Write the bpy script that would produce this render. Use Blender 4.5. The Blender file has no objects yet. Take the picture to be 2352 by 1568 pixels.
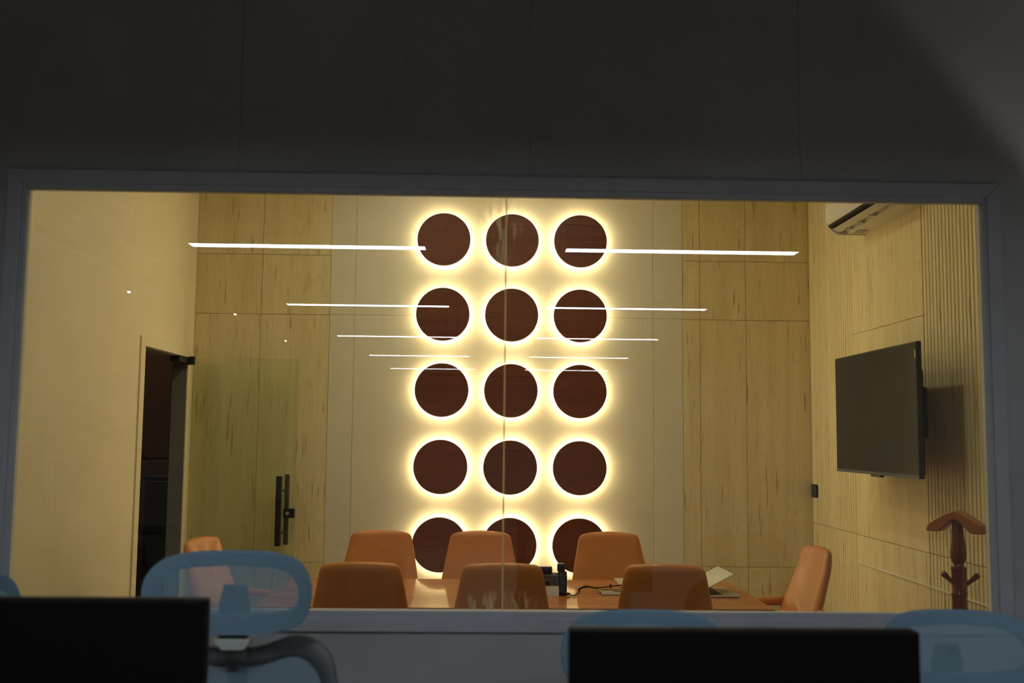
import bpy, bmesh, math, random
from mathutils import Vector, Matrix
random.seed(7)
S = bpy.context.scene
COL = S.collection

# ------------------------------------------------------------------ camera
FPX, PITCH, YAW, ROLL = 2374.976, 0.0924, 0.0243, 0.0098
EYE = Vector((0, 0, 1.6))
def cam_axes():
    cp, sp, cy, sy, cr, sr = math.cos(PITCH), math.sin(PITCH), math.cos(YAW), math.sin(YAW), math.cos(ROLL), math.sin(ROLL)
    f = Vector((sy*cp, cy*cp, sp)); rt = Vector((cy, -sy, 0)); up = rt.cross(f)
    return rt*cr + up*sr, up*cr - rt*sr, f
RT, UP, FW = cam_axes()
cam_d = bpy.data.cameras.new('camera'); cam = bpy.data.objects.new('camera', cam_d); COL.objects.link(cam)
cam_d.sensor_width = 36.0; cam_d.lens = FPX/2352*36
m = Matrix.Identity(4)
for i in range(3):
    m[i][0], m[i][1], m[i][2], m[i][3] = RT[i], UP[i], -FW[i], EYE[i]
cam.matrix_world = m
cam_d.dof.use_dof = True; cam_d.dof.focus_distance = 6.6; cam_d.dof.aperture_fstop = 3.4
cam_d.clip_start = 0.05
S.camera = cam
def ray(u, v): return FW + RT*((u-1176)/FPX) + UP*((784-v)/FPX)
def onY(u, v, Y): d = ray(u, v); return EYE + d*(Y/d.y)
def onZ(u, v, Z): d = ray(u, v); return EYE + d*((Z-1.6)/d.z)

# ------------------------------------------------------------------ world, exposure
w = bpy.data.worlds.new('world'); S.world = w; w.use_nodes = True
w.node_tree.nodes['Background'].inputs[0].default_value = (.05, .06, .08, 1)
w.node_tree.nodes['Background'].inputs[1].default_value = 0.3
S.view_settings.view_transform = 'Standard'; S.view_settings.look = 'None'
S.view_settings.exposure = 0.0; S.view_settings.gamma = 1.0; S.view_settings.use_curve_mapping = False

# lamp strengths
PENDANT = 32.0       # cool white office pendants
DISC_LED = 44.0      # warm ring behind each wooden disc
ROOM_LAMP = 112.0     # ceiling lamps of the meeting room
C_COOL = (0.86, 0.94, 1.0)
C_WARM = (1.0, 0.81, 0.45)
C_ROOM = (1.0, 0.94, 0.68)

# spot added out of view to brighten the wall above the window at right
ld = bpy.data.lights.new('added_wash_light', 'SPOT'); ld.energy = 15; ld.color = (1.0, 0.98, 0.90)
ld.spot_size = math.radians(101); ld.spot_blend = 0.16; ld.shadow_soft_size = 0.04
washer = bpy.data.objects.new('added_wash_light', ld); COL.objects.link(washer)
washer.location = (2.35, 2.65, 1.60)
washer.rotation_euler = Vector((.20, .14, .97)).to_track_quat('-Z', 'Y').to_euler()

# ------------------------------------------------------------------ materials
MATS = {}
def nt(name):
    M = bpy.data.materials.new(name); M.use_nodes = True
    n = M.node_tree; n.nodes.clear(); MATS[name] = M
    out = n.nodes.new('ShaderNodeOutputMaterial'); return M, n, out
def node(n, t, **kw):
    x = n.nodes.new(t)
    for k, v in kw.items():
        if k in x.inputs: x.inputs[k].default_value = v
        else: setattr(x, k, v)
    return x
def ramp(n, stops, fac=None):
    r = n.nodes.new('ShaderNodeValToRGB'); e = r.color_ramp.elements
    while len(e) < len(stops): e.new(0.5)
    for i, (p, c) in enumerate(stops):
        e[i].position = p; e[i].color = (c[0], c[1], c[2], 1)
    if fac is not None: n.links.new(fac, r.inputs[0])
    return r
def coords(n, scale=(1, 1, 1), rnd=0.0, rot=(0, 0, 0)):
    tc = n.nodes.new('ShaderNodeTexCoord'); mp = n.nodes.new('ShaderNodeMapping')
    n.links.new(tc.outputs['Object'], mp.inputs['Vector'])
    if rnd:
        oi = n.nodes.new('ShaderNodeObjectInfo')
        cx = n.nodes.new('ShaderNodeCombineXYZ'); mu = n.nodes.new('ShaderNodeMath'); mu.operation = 'MULTIPLY'
        mu.inputs[1].default_value = rnd; n.links.new(oi.outputs['Random'], mu.inputs[0])
        for k in range(3): n.links.new(mu.outputs[0], cx.inputs[k])
        n.links.new(cx.outputs[0], mp.inputs['Location'])
    mp.inputs['Scale'].default_value = scale; mp.inputs['Rotation'].default_value = rot
    return mp.outputs[0]
def plain(name, col, rough=0.5, metal=0.0, spec=0.5, var=0.06, vscale=8, bump=0.0, bscale=120, coat=0.0):
    M, n, out = nt(name)
    p = node(n, 'ShaderNodeBsdfPrincipled', Roughness=rough, Metallic=metal)
    p.inputs['Specular IOR Level'].default_value = spec; p.inputs['Coat Weight'].default_value = coat
    v = coords(n)
    no = node(n, 'ShaderNodeTexNoise', Scale=vscale, Detail=5.0); n.links.new(v, no.inputs['Vector'])
    a = tuple(c*(1-var) for c in col); b = tuple(min(1, c*(1+var)) for c in col)
    r = ramp(n, [(0.3, a), (0.7, b)], no.outputs[0]); n.links.new(r.outputs[0], p.inputs['Base Color'])
    if bump:
        nb = node(n, 'ShaderNodeTexNoise', Scale=bscale, Detail=3.0); n.links.new(v, nb.inputs['Vector'])
        bp = node(n, 'ShaderNodeBump', Strength=bump, Distance=0.002); n.links.new(nb.outputs[0], bp.inputs['Height'])
        n.links.new(bp.outputs[0], p.inputs['Normal'])
    n.links.new(p.outputs[0], out.inputs[0]); return M
def emit(name, col, strength):
    M, n, out = nt(name); e = node(n, 'ShaderNodeEmission', Strength=strength)
    e.inputs[0].default_value = (*col, 1); n.links.new(e.outputs[0], out.inputs[0]); return M
def wood(name, light, dark, streak, axis='Z', rough=0.4, coat=0.0, sc=1.0, sw=0.6, cath=0.5, rnd=7.0, spec=.4):
    """veneer: long fibres along axis, soft bands, narrow dark streaks and cathedral arcs"""
    M, n, out = nt(name)
    st = {'Z': (1, 1, .05), 'X': (.05, 1, 1), 'Y': (1, .05, 1)}[axis]
    def sv(k): return tuple(s*k*sc for s in st)
    p = node(n, 'ShaderNodeBsdfPrincipled', Roughness=rough); p.inputs['Coat Weight'].default_value = coat
    p.inputs['Coat Roughness'].default_value = 0.05; p.inputs['Specular IOR Level'].default_value = spec
    f1 = node(n, 'ShaderNodeTexNoise', Scale=1.0, Detail=6.0, Roughness=0.7); n.links.new(coords(n, sv(90), rnd), f1.inputs['Vector'])
    f2 = node(n, 'ShaderNodeTexNoise', Scale=1.0, Detail=3.0); n.links.new(coords(n, sv(9), rnd), f2.inputs['Vector'])
    a = n.nodes.new('ShaderNodeMath'); a.operation = 'ADD'
    h = n.nodes.new('ShaderNodeMath'); h.operation = 'MULTIPLY'; h.inputs[1].default_value = 0.5
    n.links.new(f1.outputs[0], a.inputs[0]); n.links.new(f2.outputs[0], a.inputs[1]); n.links.new(a.outputs[0], h.inputs[0])
    r = ramp(n, [(0.36, dark), (0.62, light)], h.outputs[0])
    # cathedral grain
    wv = node(n, 'ShaderNodeTexNoise', Scale=1.0, Detail=1.5, Distortion=0.3)
    n.links.new(coords(n, tuple(s*5*sc for s in ({'Z': (1, 1, .16), 'X': (.16, 1, 1), 'Y': (1, .16, 1)}[axis])), rnd), wv.inputs['Vector'])
    m1 = n.nodes.new('ShaderNodeMath'); m1.operation = 'MULTIPLY'; m1.inputs[1].default_value = 26.0
    fr = n.nodes.new('ShaderNodeMath'); fr.operation = 'FRACT'
    n.links.new(wv.outputs[0], m1.inputs[0]); n.links.new(m1.outputs[0], fr.inputs[0])
    rc = ramp(n, [(0.0, (cath,)*3), (0.10, (0, 0, 0)), (0.95, (0, 0, 0))], fr.outputs[0])
    # narrow dark streaks
    f3 = node(n, 'ShaderNodeTexNoise', Scale=1.0, Detail=2.0); n.links.new(coords(n, tuple(s*46*sc for s in ({'Z': (1, 1, .07), 'X': (.07, 1, 1), 'Y': (1, .07, 1)}[axis])), rnd), f3.inputs['Vector'])
    rs = ramp(n, [(0.63, (0, 0, 0)), (0.72, (sw,)*3)], f3.outputs[0])
    mx = n.nodes.new('ShaderNodeMath'); mx.operation = 'MAXIMUM'
    n.links.new(rc.outputs[0], mx.inputs[0]); n.links.new(rs.outputs[0], mx.inputs[1])
    mix = n.nodes.new('ShaderNodeMixRGB'); n.links.new(mx.outputs[0], mix.inputs[0])
    n.links.new(r.outputs[0], mix.inputs[1]); mix.inputs[2].default_value = (*streak, 1)
    n.links.new(mix.outputs[0], p.inputs['Base Color'])
    bp = node(n, 'ShaderNodeBump', Strength=0.15, Distance=0.001); n.links.new(h.outputs[0], bp.inputs['Height'])
    n.links.new(bp.outputs[0], p.inputs['Normal'])
    n.links.new(p.outputs[0], out.inputs[0]); return M
def glass(name, tint, f0=0.04, smudge=None, body=0.0, bodycol=(.5, .6, .5)):
    """thin clear sheet: straight-through transmission plus a Schlick mirror term on each face"""
    M, n, out = nt(name)
    tr = node(n, 'ShaderNodeBsdfTransparent'); tr.inputs[0].default_value = (*tint, 1)
    gl = node(n, 'ShaderNodeBsdfGlossy', Roughness=0.0); gl.inputs[0].default_value = (1, 1, 1, 1)
    lw = node(n, 'ShaderNodeLayerWeight', Blend=0.5)
    pw = n.nodes.new('ShaderNodeMath'); pw.operation = 'POWER'; pw.inputs[1].default_value = 5.0
    n.links.new(lw.outputs['Facing'], pw.inputs[0])
    ma = n.nodes.new('ShaderNodeMath'); ma.operation = 'MULTIPLY_ADD'; ma.inputs[1].default_value = 1-f0; ma.inputs[2].default_value = f0
    n.links.new(pw.outputs[0], ma.inputs[0])
    mx = n.nodes.new('ShaderNodeMixShader'); n.links.new(ma.outputs[0], mx.inputs[0])
    base = tr.outputs[0]
    if body:
        d0 = node(n, 'ShaderNodeBsdfDiffuse'); d0.inputs[0].default_value = (*bodycol, 1)
        mb = n.nodes.new('ShaderNodeMixShader'); mb.inputs[0].default_value = body
        n.links.new(tr.outputs[0], mb.inputs[1]); n.links.new(d0.outputs[0], mb.inputs[2]); base = mb.outputs[0]
    if smudge:
        # silicone smears left on the pane beside the joint
        v = coords(n, (70, 1, 16)); no = node(n, 'ShaderNodeTexNoise', Scale=1.0, Detail=4.0); n.links.new(v, no.inputs['Vector'])
        rr = ramp(n, [(0.46, (0, 0, 0)), (0.66, (.38, .38, .38))], no.outputs[0])
        tc = n.nodes.new('ShaderNodeTexCoord')
        tot = None
        for (cx, cz, rx, rz) in smudge:
            mp = n.nodes.new('ShaderNodeMapping'); mp.vector_type = 'POINT'
            mp.inputs['Location'].default_value = (-cx/rx, 0, -cz/rz); mp.inputs['Scale'].default_value = (1/rx, 0.0, 1/rz)
            n.links.new(tc.outputs['Object'], mp.inputs[0])
            g = n.nodes.new('ShaderNodeTexGradient'); g.gradient_type = 'SPHERICAL'; n.links.new(mp.outputs[0], g.inputs[0])
            if tot is None: tot = g.outputs[1]
            else:
                q = n.nodes.new('ShaderNodeMath'); q.operation = 'MAXIMUM'; n.links.new(tot, q.inputs[0]); n.links.new(g.outputs[1], q.inputs[1]); tot = q.outputs[0]
        q = n.nodes.new('ShaderNodeMath'); q.operation = 'MULTIPLY'; q.inputs[1].default_value = 1
        n.links.new(tot, q.inputs[0]); n.links.new(rr.outputs[0], q.inputs[1])
        df = node(n, 'ShaderNodeBsdfTranslucent'); df.inputs[0].default_value = (.8, .78, .7, 1)
        mb = n.nodes.new('ShaderNodeMixShader'); n.links.new(q.outputs[0], mb.inputs[0])
        n.links.new(base, mb.inputs[1]); n.links.new(df.outputs[0], mb.inputs[2]); base = mb.outputs[0]
    n.links.new(base, mx.inputs[1]); n.links.new(gl.outputs[0], mx.inputs[2])
    n.links.new(mx.outputs[0], out.inputs[0]); return M
def netting(name, col, cover, pitch=0.0042, rough=0.7):
    """woven mesh: horizontal ribs with open gaps between them"""
    M, n, out = nt(name)
    v = coords(n); sp = n.nodes.new('ShaderNodeSeparateXYZ'); n.links.new(v, sp.inputs[0])
    def saw(sock, pt, k):
        a = n.nodes.new('ShaderNodeMath'); a.operation = 'MULTIPLY'; a.inputs[1].default_value = 1/pt; n.links.new(sock, a.inputs[0])
        b = n.nodes.new('ShaderNodeMath'); b.operation = 'FRACT'; n.links.new(a.outputs[0], b.inputs[0])
        c = n.nodes.new('ShaderNodeMath'); c.operation = 'LESS_THAN'; c.inputs[1].default_value = k; n.links.new(b.outputs[0], c.inputs[0]); return c.outputs[0]
    z = saw(sp.outputs[2], pitch, cover); x = saw(sp.outputs[0], pitch*0.8, 0.22)
    mx = n.nodes.new('ShaderNodeMath'); mx.operation = 'MAXIMUM'; n.links.new(z, mx.inputs[0]); n.links.new(x, mx.inputs[1])
    d = node(n, 'ShaderNodeBsdfPrincipled', Roughness=rough); d.inputs['Base Color'].default_value = (*col, 1)
    d.inputs['Specular IOR Level'].default_value = 0.2
    t = node(n, 'ShaderNodeBsdfTransparent'); s = n.nodes.new('ShaderNodeMixShader')
    n.links.new(mx.outputs[0], s.inputs[0]); n.links.new(t.outputs[0], s.inputs[1]); n.links.new(d.outputs[0], s.inputs[2])
    n.links.new(s.outputs[0], out.inputs[0]); return M
def plaster(name, col, stain, rough=0.55):
    M, n, out = nt(name); p = node(n, 'ShaderNodeBsdfPrincipled', Roughness=rough); p.inputs['Specular IOR Level'].default_value = 0.25
    v = coords(n)
    a = node(n, 'ShaderNodeTexNoise', Scale=1.3, Detail=6.0, Roughness=0.62); n.links.new(v, a.inputs['Vector'])
    r = ramp(n, [(0.32, tuple(c*.86 for c in col)), (0.68, tuple(c*1.1 for c in col))], a.outputs[0])
    b = node(n, 'ShaderNodeTexNoise', Scale=3.1, Detail=8.0, Roughness=0.75); n.links.new(coords(n, (1.6, 1, 1)), b.inputs['Vector'])
    rb = ramp(n, [(0.66, (0, 0, 0)), (0.74, (.5, .5, .5))], b.outputs[0])
    mx = n.nodes.new('ShaderNodeMixRGB'); n.links.new(rb.outputs[0], mx.inputs[0]); n.links.new(r.outputs[0], mx.inputs[1]); mx.inputs[2].default_value = (*stain, 1)
    n.links.new(mx.outputs[0], p.inputs['Base Color'])
    c = node(n, 'ShaderNodeTexNoise', Scale=26.0, Detail=5.0); n.links.new(coords(n, (.6, 1, 2)), c.inputs['Vector'])
    bp = node(n, 'ShaderNodeBump', Strength=0.25, Distance=0.003); n.links.new(c.outputs[0], bp.inputs['Height']); n.links.new(bp.outputs[0], p.inputs['Normal'])
    n.links.new(p.outputs[0], out.inputs[0]); return M

M_GREY = plaster('grey_microcement', (.34, .345, .36), (.20, .19, .18))
M_TRIM = plain('grey_painted_trim', (.36, .37, .40), .45, var=.05, vscale=14, bump=.2, bscale=60)
M_OFFW = plain('office_pale_wall', (.40, .38, .35), .7)
M_OFFC = plain('office_ceiling_paint', (.10, .092, .085), .8)
M_OFFF = plain('office_floor_vinyl', (.42, .33, .24), .5)
M_PINE = wood('limed_pine_veneer', (.84, .74, .44), (.70, .59, .30), (.38, .27, .09), 'Z', .45, 0, 1.0, .75, .25)
M_PALE = plain('cream_laminate', (.76, .72, .57), .38, var=.02, vscale=3)
M_PLAST = plain('cream_painted_plaster', (.74, .67, .46), .5, var=.03, vscale=2)
M_INNER = plain('inner_grey_paint', (.22, .20, .17), .6)
M_CREAM = plain('cream_paint_lip', (.72, .68, .54), .5)
M_CEIL = plain('room_ceiling_paint', (.70, .66, .55), .7)
M_FLOOR = wood('room_floor_planks', (.30, .20, .12), (.20, .13, .07), (.12, .07, .04), 'X', .4)
M_WALNUT = wood('dark_reddish_veneer', (.19, .058, .030), (.12, .034, .020), (.045, .012, .008), 'X', .5, 0, 1.0, .5, .45, 3.0)
M_TABLE = wood('red_brown_table_veneer', (.60, .235, .07), (.33, .105, .03), (.18, .05, .015), 'X', .45, .5, 1.0, .6, .35, 0.0, .12)
M_TEDGE = plain('table_edge_band', (.10, .028, .018), .3)
M_LEATH = plain('tan_leather', (.61, .222, .048), .42, var=.05, vscale=5, bump=.12, bscale=300, coat=.12)
M_CHROME = plain('brushed_steel', (.62, .62, .62), .28, 1.0)
M_BLACK = plain('black_plastic', (.012, .012, .013), .35, var=.02)
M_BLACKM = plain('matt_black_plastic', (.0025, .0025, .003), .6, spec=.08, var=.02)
M_BMETAL = plain('black_powder_metal', (.008, .008, .008), .45, var=.02)
M_SCREEN = plain('tv_screen_glass', (.010, .010, .009), .16, spec=.18, var=.0)
M_DKPLAST = plain('dark_grey_plastic', (.035, .035, .038), .4)
M_SILVER = plain('silver_aluminium', (.80, .77, .70), .32, .35)
M_KEYS = plain('laptop_black_keys', (.03, .03, .03), .5)
M_GREYBX = plain('grey_anodised_metal', (.34, .33, .28), .35, .6)
M_WHITEPL = plain('white_plastic', (.74, .72, .64), .4, var=.02)
M_GAP = plain('dark_recess', (.02, .018, .015), .8)
M_JOINT = plain('wall_joint_stain', (.42, .32, .13), .8)
M_MAHOG = plain('red_mahogany_stand', (.21, .028, .011), .2, var=.15, vscale=12, coat=.6)
M_HANG = wood('brown_wooden_hanger', (.52, .20, .05), (.42, .15, .04), (.15, .05, .02), 'X', .35, .3, 1.0, .3, .3, 0)
M_MESHL = netting('blue_mesh_panel', (.17, .27, .35), .56)
M_MESHD = netting('blue_mesh_over_frame', (.14, .25, .35), .90)
M_MESHB = netting('grey_blue_back_mesh', (.14, .21, .26), .72)
M_HFRAME = plain('blue_grey_headrest_frame', (.085, .15, .21), .6)
M_GREYPL = plain('grey_chair_plastic', (.07, .08, .09), .5)
M_LTGREY = plain('light_grey_chair_plastic', (.32, .34, .33), .45)
M_FAB = plain('dark_blue_seat_fabric', (.05, .08, .11), .8)
M_DESK = plain('white_desk_laminate', (.42, .36, .30), .4)
M_WINGL = glass('clear_window_glass', (.97, .975, .96), .04, smudge=[(.035, 2.25, .085, .16), (.02, 1.09, .11, .05), (.10, 1.10, .07, .04)])
M_DOORGL = glass('green_door_glass', (.95, .975, .92), .04, body=.03, bodycol=(.45, .60, .35))
def silicone():
    M, n, out = nt('yellowed_silicone')
    a = node(n, 'ShaderNodeBsdfDiffuse'); a.inputs[0].default_value = (.7, .58, .34, 1)
    b = node(n, 'ShaderNodeBsdfTranslucent'); b.inputs[0].default_value = (.85, .74, .48, 1)
    t = node(n, 'ShaderNodeBsdfTransparent')
    m1 = node(n, 'ShaderNodeMixShader'); m1.inputs[0].default_value = .65; n.links.new(a.outputs[0], m1.inputs[1]); n.links.new(b.outputs[0], m1.inputs[2])
    m2 = node(n, 'ShaderNodeMixShader'); m2.inputs[0].default_value = .55; n.links.new(t.outputs[0], m2.inputs[1]); n.links.new(m1.outputs[0], m2.inputs[2])
    n.links.new(m2.outputs[0], out.inputs[0]); return M
M_SILIC = silicone()
M_BROWNW = plain('corridor_brown_panel', (.16, .075, .04), .5)
M_GREYW = plain('corridor_grey_wall', (.20, .19, .17), .6)
M_CABINET = plain('corridor_dark_cabinet', (.03, .026, .02), .4)
E_PEND = emit('pendant_diffuser_light', C_COOL, PENDANT)
E_DISC = emit('disc_led_strip_light', C_WARM, DISC_LED)
E_ROOM = emit('room_ceiling_lamp_light', C_ROOM, ROOM_LAMP)
E_CORR = emit('corridor_fill_light', (1, .8, .6), 200)
E_SPOT = emit('small_spot_light', (1, .93, .8), 90)
M_LEAF = plain('palm_leaf_green', (.06, .16, .04), .5, var=.3)
M_POT = plain('white_ceramic_pot', (.6, .6, .58), .3)

# ------------------------------------------------------------------ mesh helpers
def finish(name, bm, mat, parent=None, smooth=False, loc=None):
    me = bpy.data.meshes.new(name)
    bmesh.ops.recalc_face_normals(bm, faces=bm.faces)
    bm.to_mesh(me); bm.free()
    for mm in (mat if isinstance(mat, (list, tuple)) else [mat]): me.materials.append(mm)
    if smooth:
        for p in me.polygons: p.use_smooth = True
        if smooth != 'all':
            me.set_sharp_from_angle(angle=math.radians(38))
    o = bpy.data.objects.new(name, me); COL.objects.link(o)
    if parent is not None: o.parent = parent
    if loc is not None: o.location = loc
    return o
def box(bm, a, b, bev=0.0, seg=1, mi=0):
    x0, y0, z0 = [min(a[i], b[i]) for i in range(3)]; x1, y1, z1 = [max(a[i], b[i]) for i in range(3)]
    r = bmesh.ops.create_cube(bm, size=1.0)
    vs = r['verts']
    for v in vs: v.co = Vector(((x0+x1)/2 + v.co.x*(x1-x0), (y0+y1)/2 + v.co.y*(y1-y0), (z0+z1)/2 + v.co.z*(z1-z0)))
    fs = set(f for v in vs for f in v.link_faces)
    for f in fs: f.material_index = mi
    if bev:
        es = list(set(e for v in vs for e in v.link_edges))
        bmesh.ops.bevel(bm, geom=es, offset=bev, segments=seg, profile=.5, affect='EDGES')
    return vs
def loft(bm, rings, cap=True, closed=True):
    R = [[bm.verts.new(p) for p in r] for r in rings]
    n = len(R[0])
    for a, b in zip(R[:-1], R[1:]):
        for i in range(n if closed else n-1):
            j = (i+1) % n
            bm.faces.new((a[i], a[j], b[j], b[i]))
    if cap and closed:
        bm.faces.new(R[0][::-1]); bm.faces.new(R[-1])
    return R
def tube(bm, pts, r, n=10, cap=True):
    pts = [Vector(p) for p in pts]; rings = []
    prev = None
    for i, p in enumerate(pts):
        d = (pts[min(i+1, len(pts)-1)] - pts[max(i-1, 0)]).normalized()
        ref = Vector((0, 0, 1)) if abs(d.z) < .9 else Vector((1, 0, 0))
        a = d.cross(ref).normalized() if prev is None else (prev - d*prev.dot(d)).normalized()
        prev = a; b = d.cross(a)
        rr = r[i] if isinstance(r, (list, tuple)) else r
        rings.append([p + a*(rr*math.cos(2*math.pi*k/n)) + b*(rr*math.sin(2*math.pi*k/n)) for k in range(n)])
    loft(bm, rings, cap)
def lathe(bm, prof, n=24, c=(0, 0), z0=0.0, cap=True):
    loft(bm, [[Vector((c[0]+r*math.cos(2*math.pi*k/n), c[1]+r*math.sin(2*math.pi*k/n), z0+z)) for k in range(n)] for r, z in prof], cap)
def prism(bm, outline, axis, a, b, bev=0.0, seg=2):
    """outline in the plane across axis, extruded from a to b"""
    def P(u, v, t): return Vector({'X': (t, u, v), 'Y': (u, t, v), 'Z': (u, v, t)}[axis])
    A = [bm.verts.new(P(u, v, a)) for u, v in outline]; B = [bm.verts.new(P(u, v, b)) for u, v in outline]
    n = len(A); fa = bm.faces.new(A[::-1]); fb = bm.faces.new(B)
    for i in range(n): bm.faces.new((A[i], A[(i+1) % n], B[(i+1) % n], B[i]))
    if bev: bmesh.ops.bevel(bm, geom=list(fa.edges)+list(fb.edges), offset=bev, segments=seg, profile=.5, affect='EDGES')
def smooth_path(pts, k=6):
    pts = [Vector(p) for p in pts]; o = []
    for i in range(len(pts)-1):
        p0, p1, p2, p3 = pts[max(i-1, 0)], pts[i], pts[i+1], pts[min(i+2, len(pts)-1)]
        for s in range(k):
            t = s/k
            o.append(.5*((2*p1)+(p2-p0)*t+(2*p0-5*p1+4*p2-p3)*t*t+(3*p1-p0-3*p2+p3)*t**3))
    o.append(pts[-1]); return o
def thing(name, label, cat, loc=(0, 0, 0), rz=0, group=None):
    o = bpy.data.objects.new(name, None); o.empty_display_size = .1; COL.objects.link(o)
    o.location = loc; o.rotation_euler = (0, 0, rz); o['label'] = label; o['category'] = cat
    if group: o['group'] = group
    return o
def tag(o, label, cat, group=None):
    o['label'] = label; o['category'] = cat
    if group: o['group'] = group
    return o
def struct(name, bm, mat, smooth=False):
    o = finish(name, bm, mat, None, smooth); o['kind'] = 'structure'; return o
def part(name, bm, mat, parent, smooth=False, label=None):
    o = finish(name, bm, mat, parent, smooth)
    if label: o['label'] = label
    return o
def boxpart(name, a, b, mat, parent, bev=0.0, seg=1, label=None, smooth=False):
    bm = bmesh.new(); box(bm, a, b, bev, seg); return part(name, bm, mat, parent, smooth, label)
def copy_tree(o, parent=None):
    c = o.copy(); COL.objects.link(c)
    if parent is not None: c.parent = parent
    for ch in list(o.children): copy_tree(ch, c)
    return c

# ------------------------------------------------------------------ room shell
YB, XL, XR = 7.745, -2.187, 2.4456       # back wall, left wall, right wall of the meeting room
YG = 3.20                                # office face of the window wall
WT = 0.12
WL, WR, WB, WTOP = -1.4315, 1.5625, 1.075, 2.3563
CH = 3.75                                # ceiling
OX0, OX1, OY0 = -4.2, 2.62, -11.0         # office

bm = bmesh.new(); box(bm, (OX0-.1, OY0-.1, -.1), (OX1+.1, YG+WT, 0)); struct('floor', bm, M_OFFF)
bm = bmesh.new(); box(bm, (-5.0, YG+WT, -.1), (XR+.1, 10.1, 0)); o = struct('floor_room', bm, M_FLOOR)
bm = bmesh.new(); box(bm, (OX0-.1, OY0-.1, CH), (OX1+.1, YG+WT, CH+.1)); struct('ceiling', bm, M_OFFC)
bm = bmesh.new(); box(bm, (-5.0, YG+WT, CH), (XR+.1, 10.1, CH+.1)); struct('ceiling_room', bm, M_CEIL)
# office walls
bm = bmesh.new(); box(bm, (OX0-.1, OY0-.1, 0), (OX0, YG+WT, CH)); struct('wall_left_office', bm, M_OFFW)
bm = bmesh.new(); box(bm, (OX1, OY0-.1, 0), (OX1+.1, YG+WT, CH)); struct('wall_right_office', bm, M_OFFW)
bm = bmesh.new(); box(bm, (OX0, OY0-.1, 0), (OX1, OY0, CH)); struct('wall_rear_office', bm, M_OFFW)
# window wall: core with the opening, clad on the office side by grey panels
wf = bmesh.new()
y0, y1 = YG+.012, YG+WT
RV = .085
box(wf, (OX0, y0, 0), (OX1, y1, WB-RV)); box(wf, (OX0, y0, WTOP+RV), (OX1, y1, CH))
box(wf, (OX0, y0, WB-RV), (WL-RV, y1, WTOP+RV)); box(wf, (WR+RV, y0, WB-RV), (OX1, y1, WTOP+RV))
wall_front = struct('wall_front', wf, M_INNER)
def wpanel(x0, z0, x1, z1):
    boxpart('panel', (x0+.0004, YG, z0+.0004), (x1-.0004, y0+.001, z1-.0004), M_GREY, wall_front, .0005)
seams = [OX0, -2.35, -1.47, -.80, .13, 1.05, 1.94, 2.83, OX1]
seams = [OX0, -3.2, -2.35, -1.6, -.785, .13, .99, 1.9, OX1]
for a, b in zip(seams[:-1], seams[1:]): wpanel(a, WTOP, b, CH)
wpanel(OX0, 0, WL, WTOP); wpanel(WR, 0, OX1, WTOP)
wpanel(WL, 0, WR, WB)

# window: casing, inner bead, cream lip, two panes and the silicone joint
win = bpy.data.objects.new('window_1', None); COL.objects.link(win); win['kind'] = 'structure'; win.location = (0, 0, 0)
def frame_ring(name, d0, d1, ya, yb, mat, bev=.002, seg=1):
    """four mitred bars from d0 to d1 outside the opening"""
    o = [(WL, WB), (WR, WB), (WR, WTOP), (WL, WTOP)]
    sg = [(-1, -1), (1, -1), (1, 1), (-1, 1)]
    for i in range(4):
        j = (i+1) % 4
        bm = bmesh.new()
        def P(k, d): return (o[k][0]+sg[k][0]*d, o[k][1]+sg[k][1]*d)
        prism(bm, [P(i, d0), P(j, d0), P(j, d1), P(i, d1)], 'Y', ya, yb, bev, seg)
        part(name, bm, mat, win)
frame_ring('casing', .018, .062, YG-.013, YG+.001, M_TRIM, .003, 2)
frame_ring('stop', -.0005, .003, YG+.006, YG+.026, M_CREAM, .001)
frame_ring('bead', .001, .019, YG-.006, YG+.001, M_TRIM, .002, 2)
frame_ring('lip', .0005, .09, YG+.0135, YG+.026, M_CREAM, .001)
XJ = 0.056
PY = YG+.016
boxpart('pane', (WL-.003, PY, WB-.003), (XJ-.0015, PY+.008, WTOP+.003), M_WINGL, win)
boxpart('pane', (XJ+.0025, PY, WB-.003), (WR+.003, PY+.008, WTOP+.003), M_WINGL, win)
boxpart('silicone_joint', (XJ-.0022, PY-.0006, WB), (XJ+.0032, PY+.0086, WTOP), M_SILIC, win)

# back wall core + panels
bm = bmesh.new(); box(bm, (XL-.1, YB+.012, 0), (XR+.1, YB+.13, CH)); wall_back = struct('wall_back', bm, M_JOINT)
def bpanel(x0, x1, zs, mat, g=.0014):
    for a, b in zip(zs[:-1], zs[1:]):
        boxpart('panel', (x0+g, YB, a+g), (x1-g, YB+.0125, b-g), mat, wall_back, .0012)
bpanel(XL, -1.695, (0, .672, 2.502, 2.955, CH), M_PINE)
bpanel(-1.695, -1.182, (0, .672, 2.502, 2.955, CH), M_PINE)
bpanel(-1.182, -.995, (0, 2.505, CH), M_PALE, .0008)
bpanel(-.995, 1.254, (0, 2.505, CH), M_PALE, .0008)
bpanel(1.254, 1.479, (0, 2.505, CH), M_PALE, .0008)
bpanel(1.479, 1.611, (0, .660, 2.500, 2.948, CH), M_PINE)
bpanel(1.611, 1.960, (0, .660, 2.500, 2.948, CH), M_PINE)
bpanel(1.960, XR+.012, (0, .660, 2.500, 2.948, CH), M_PINE)

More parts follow.
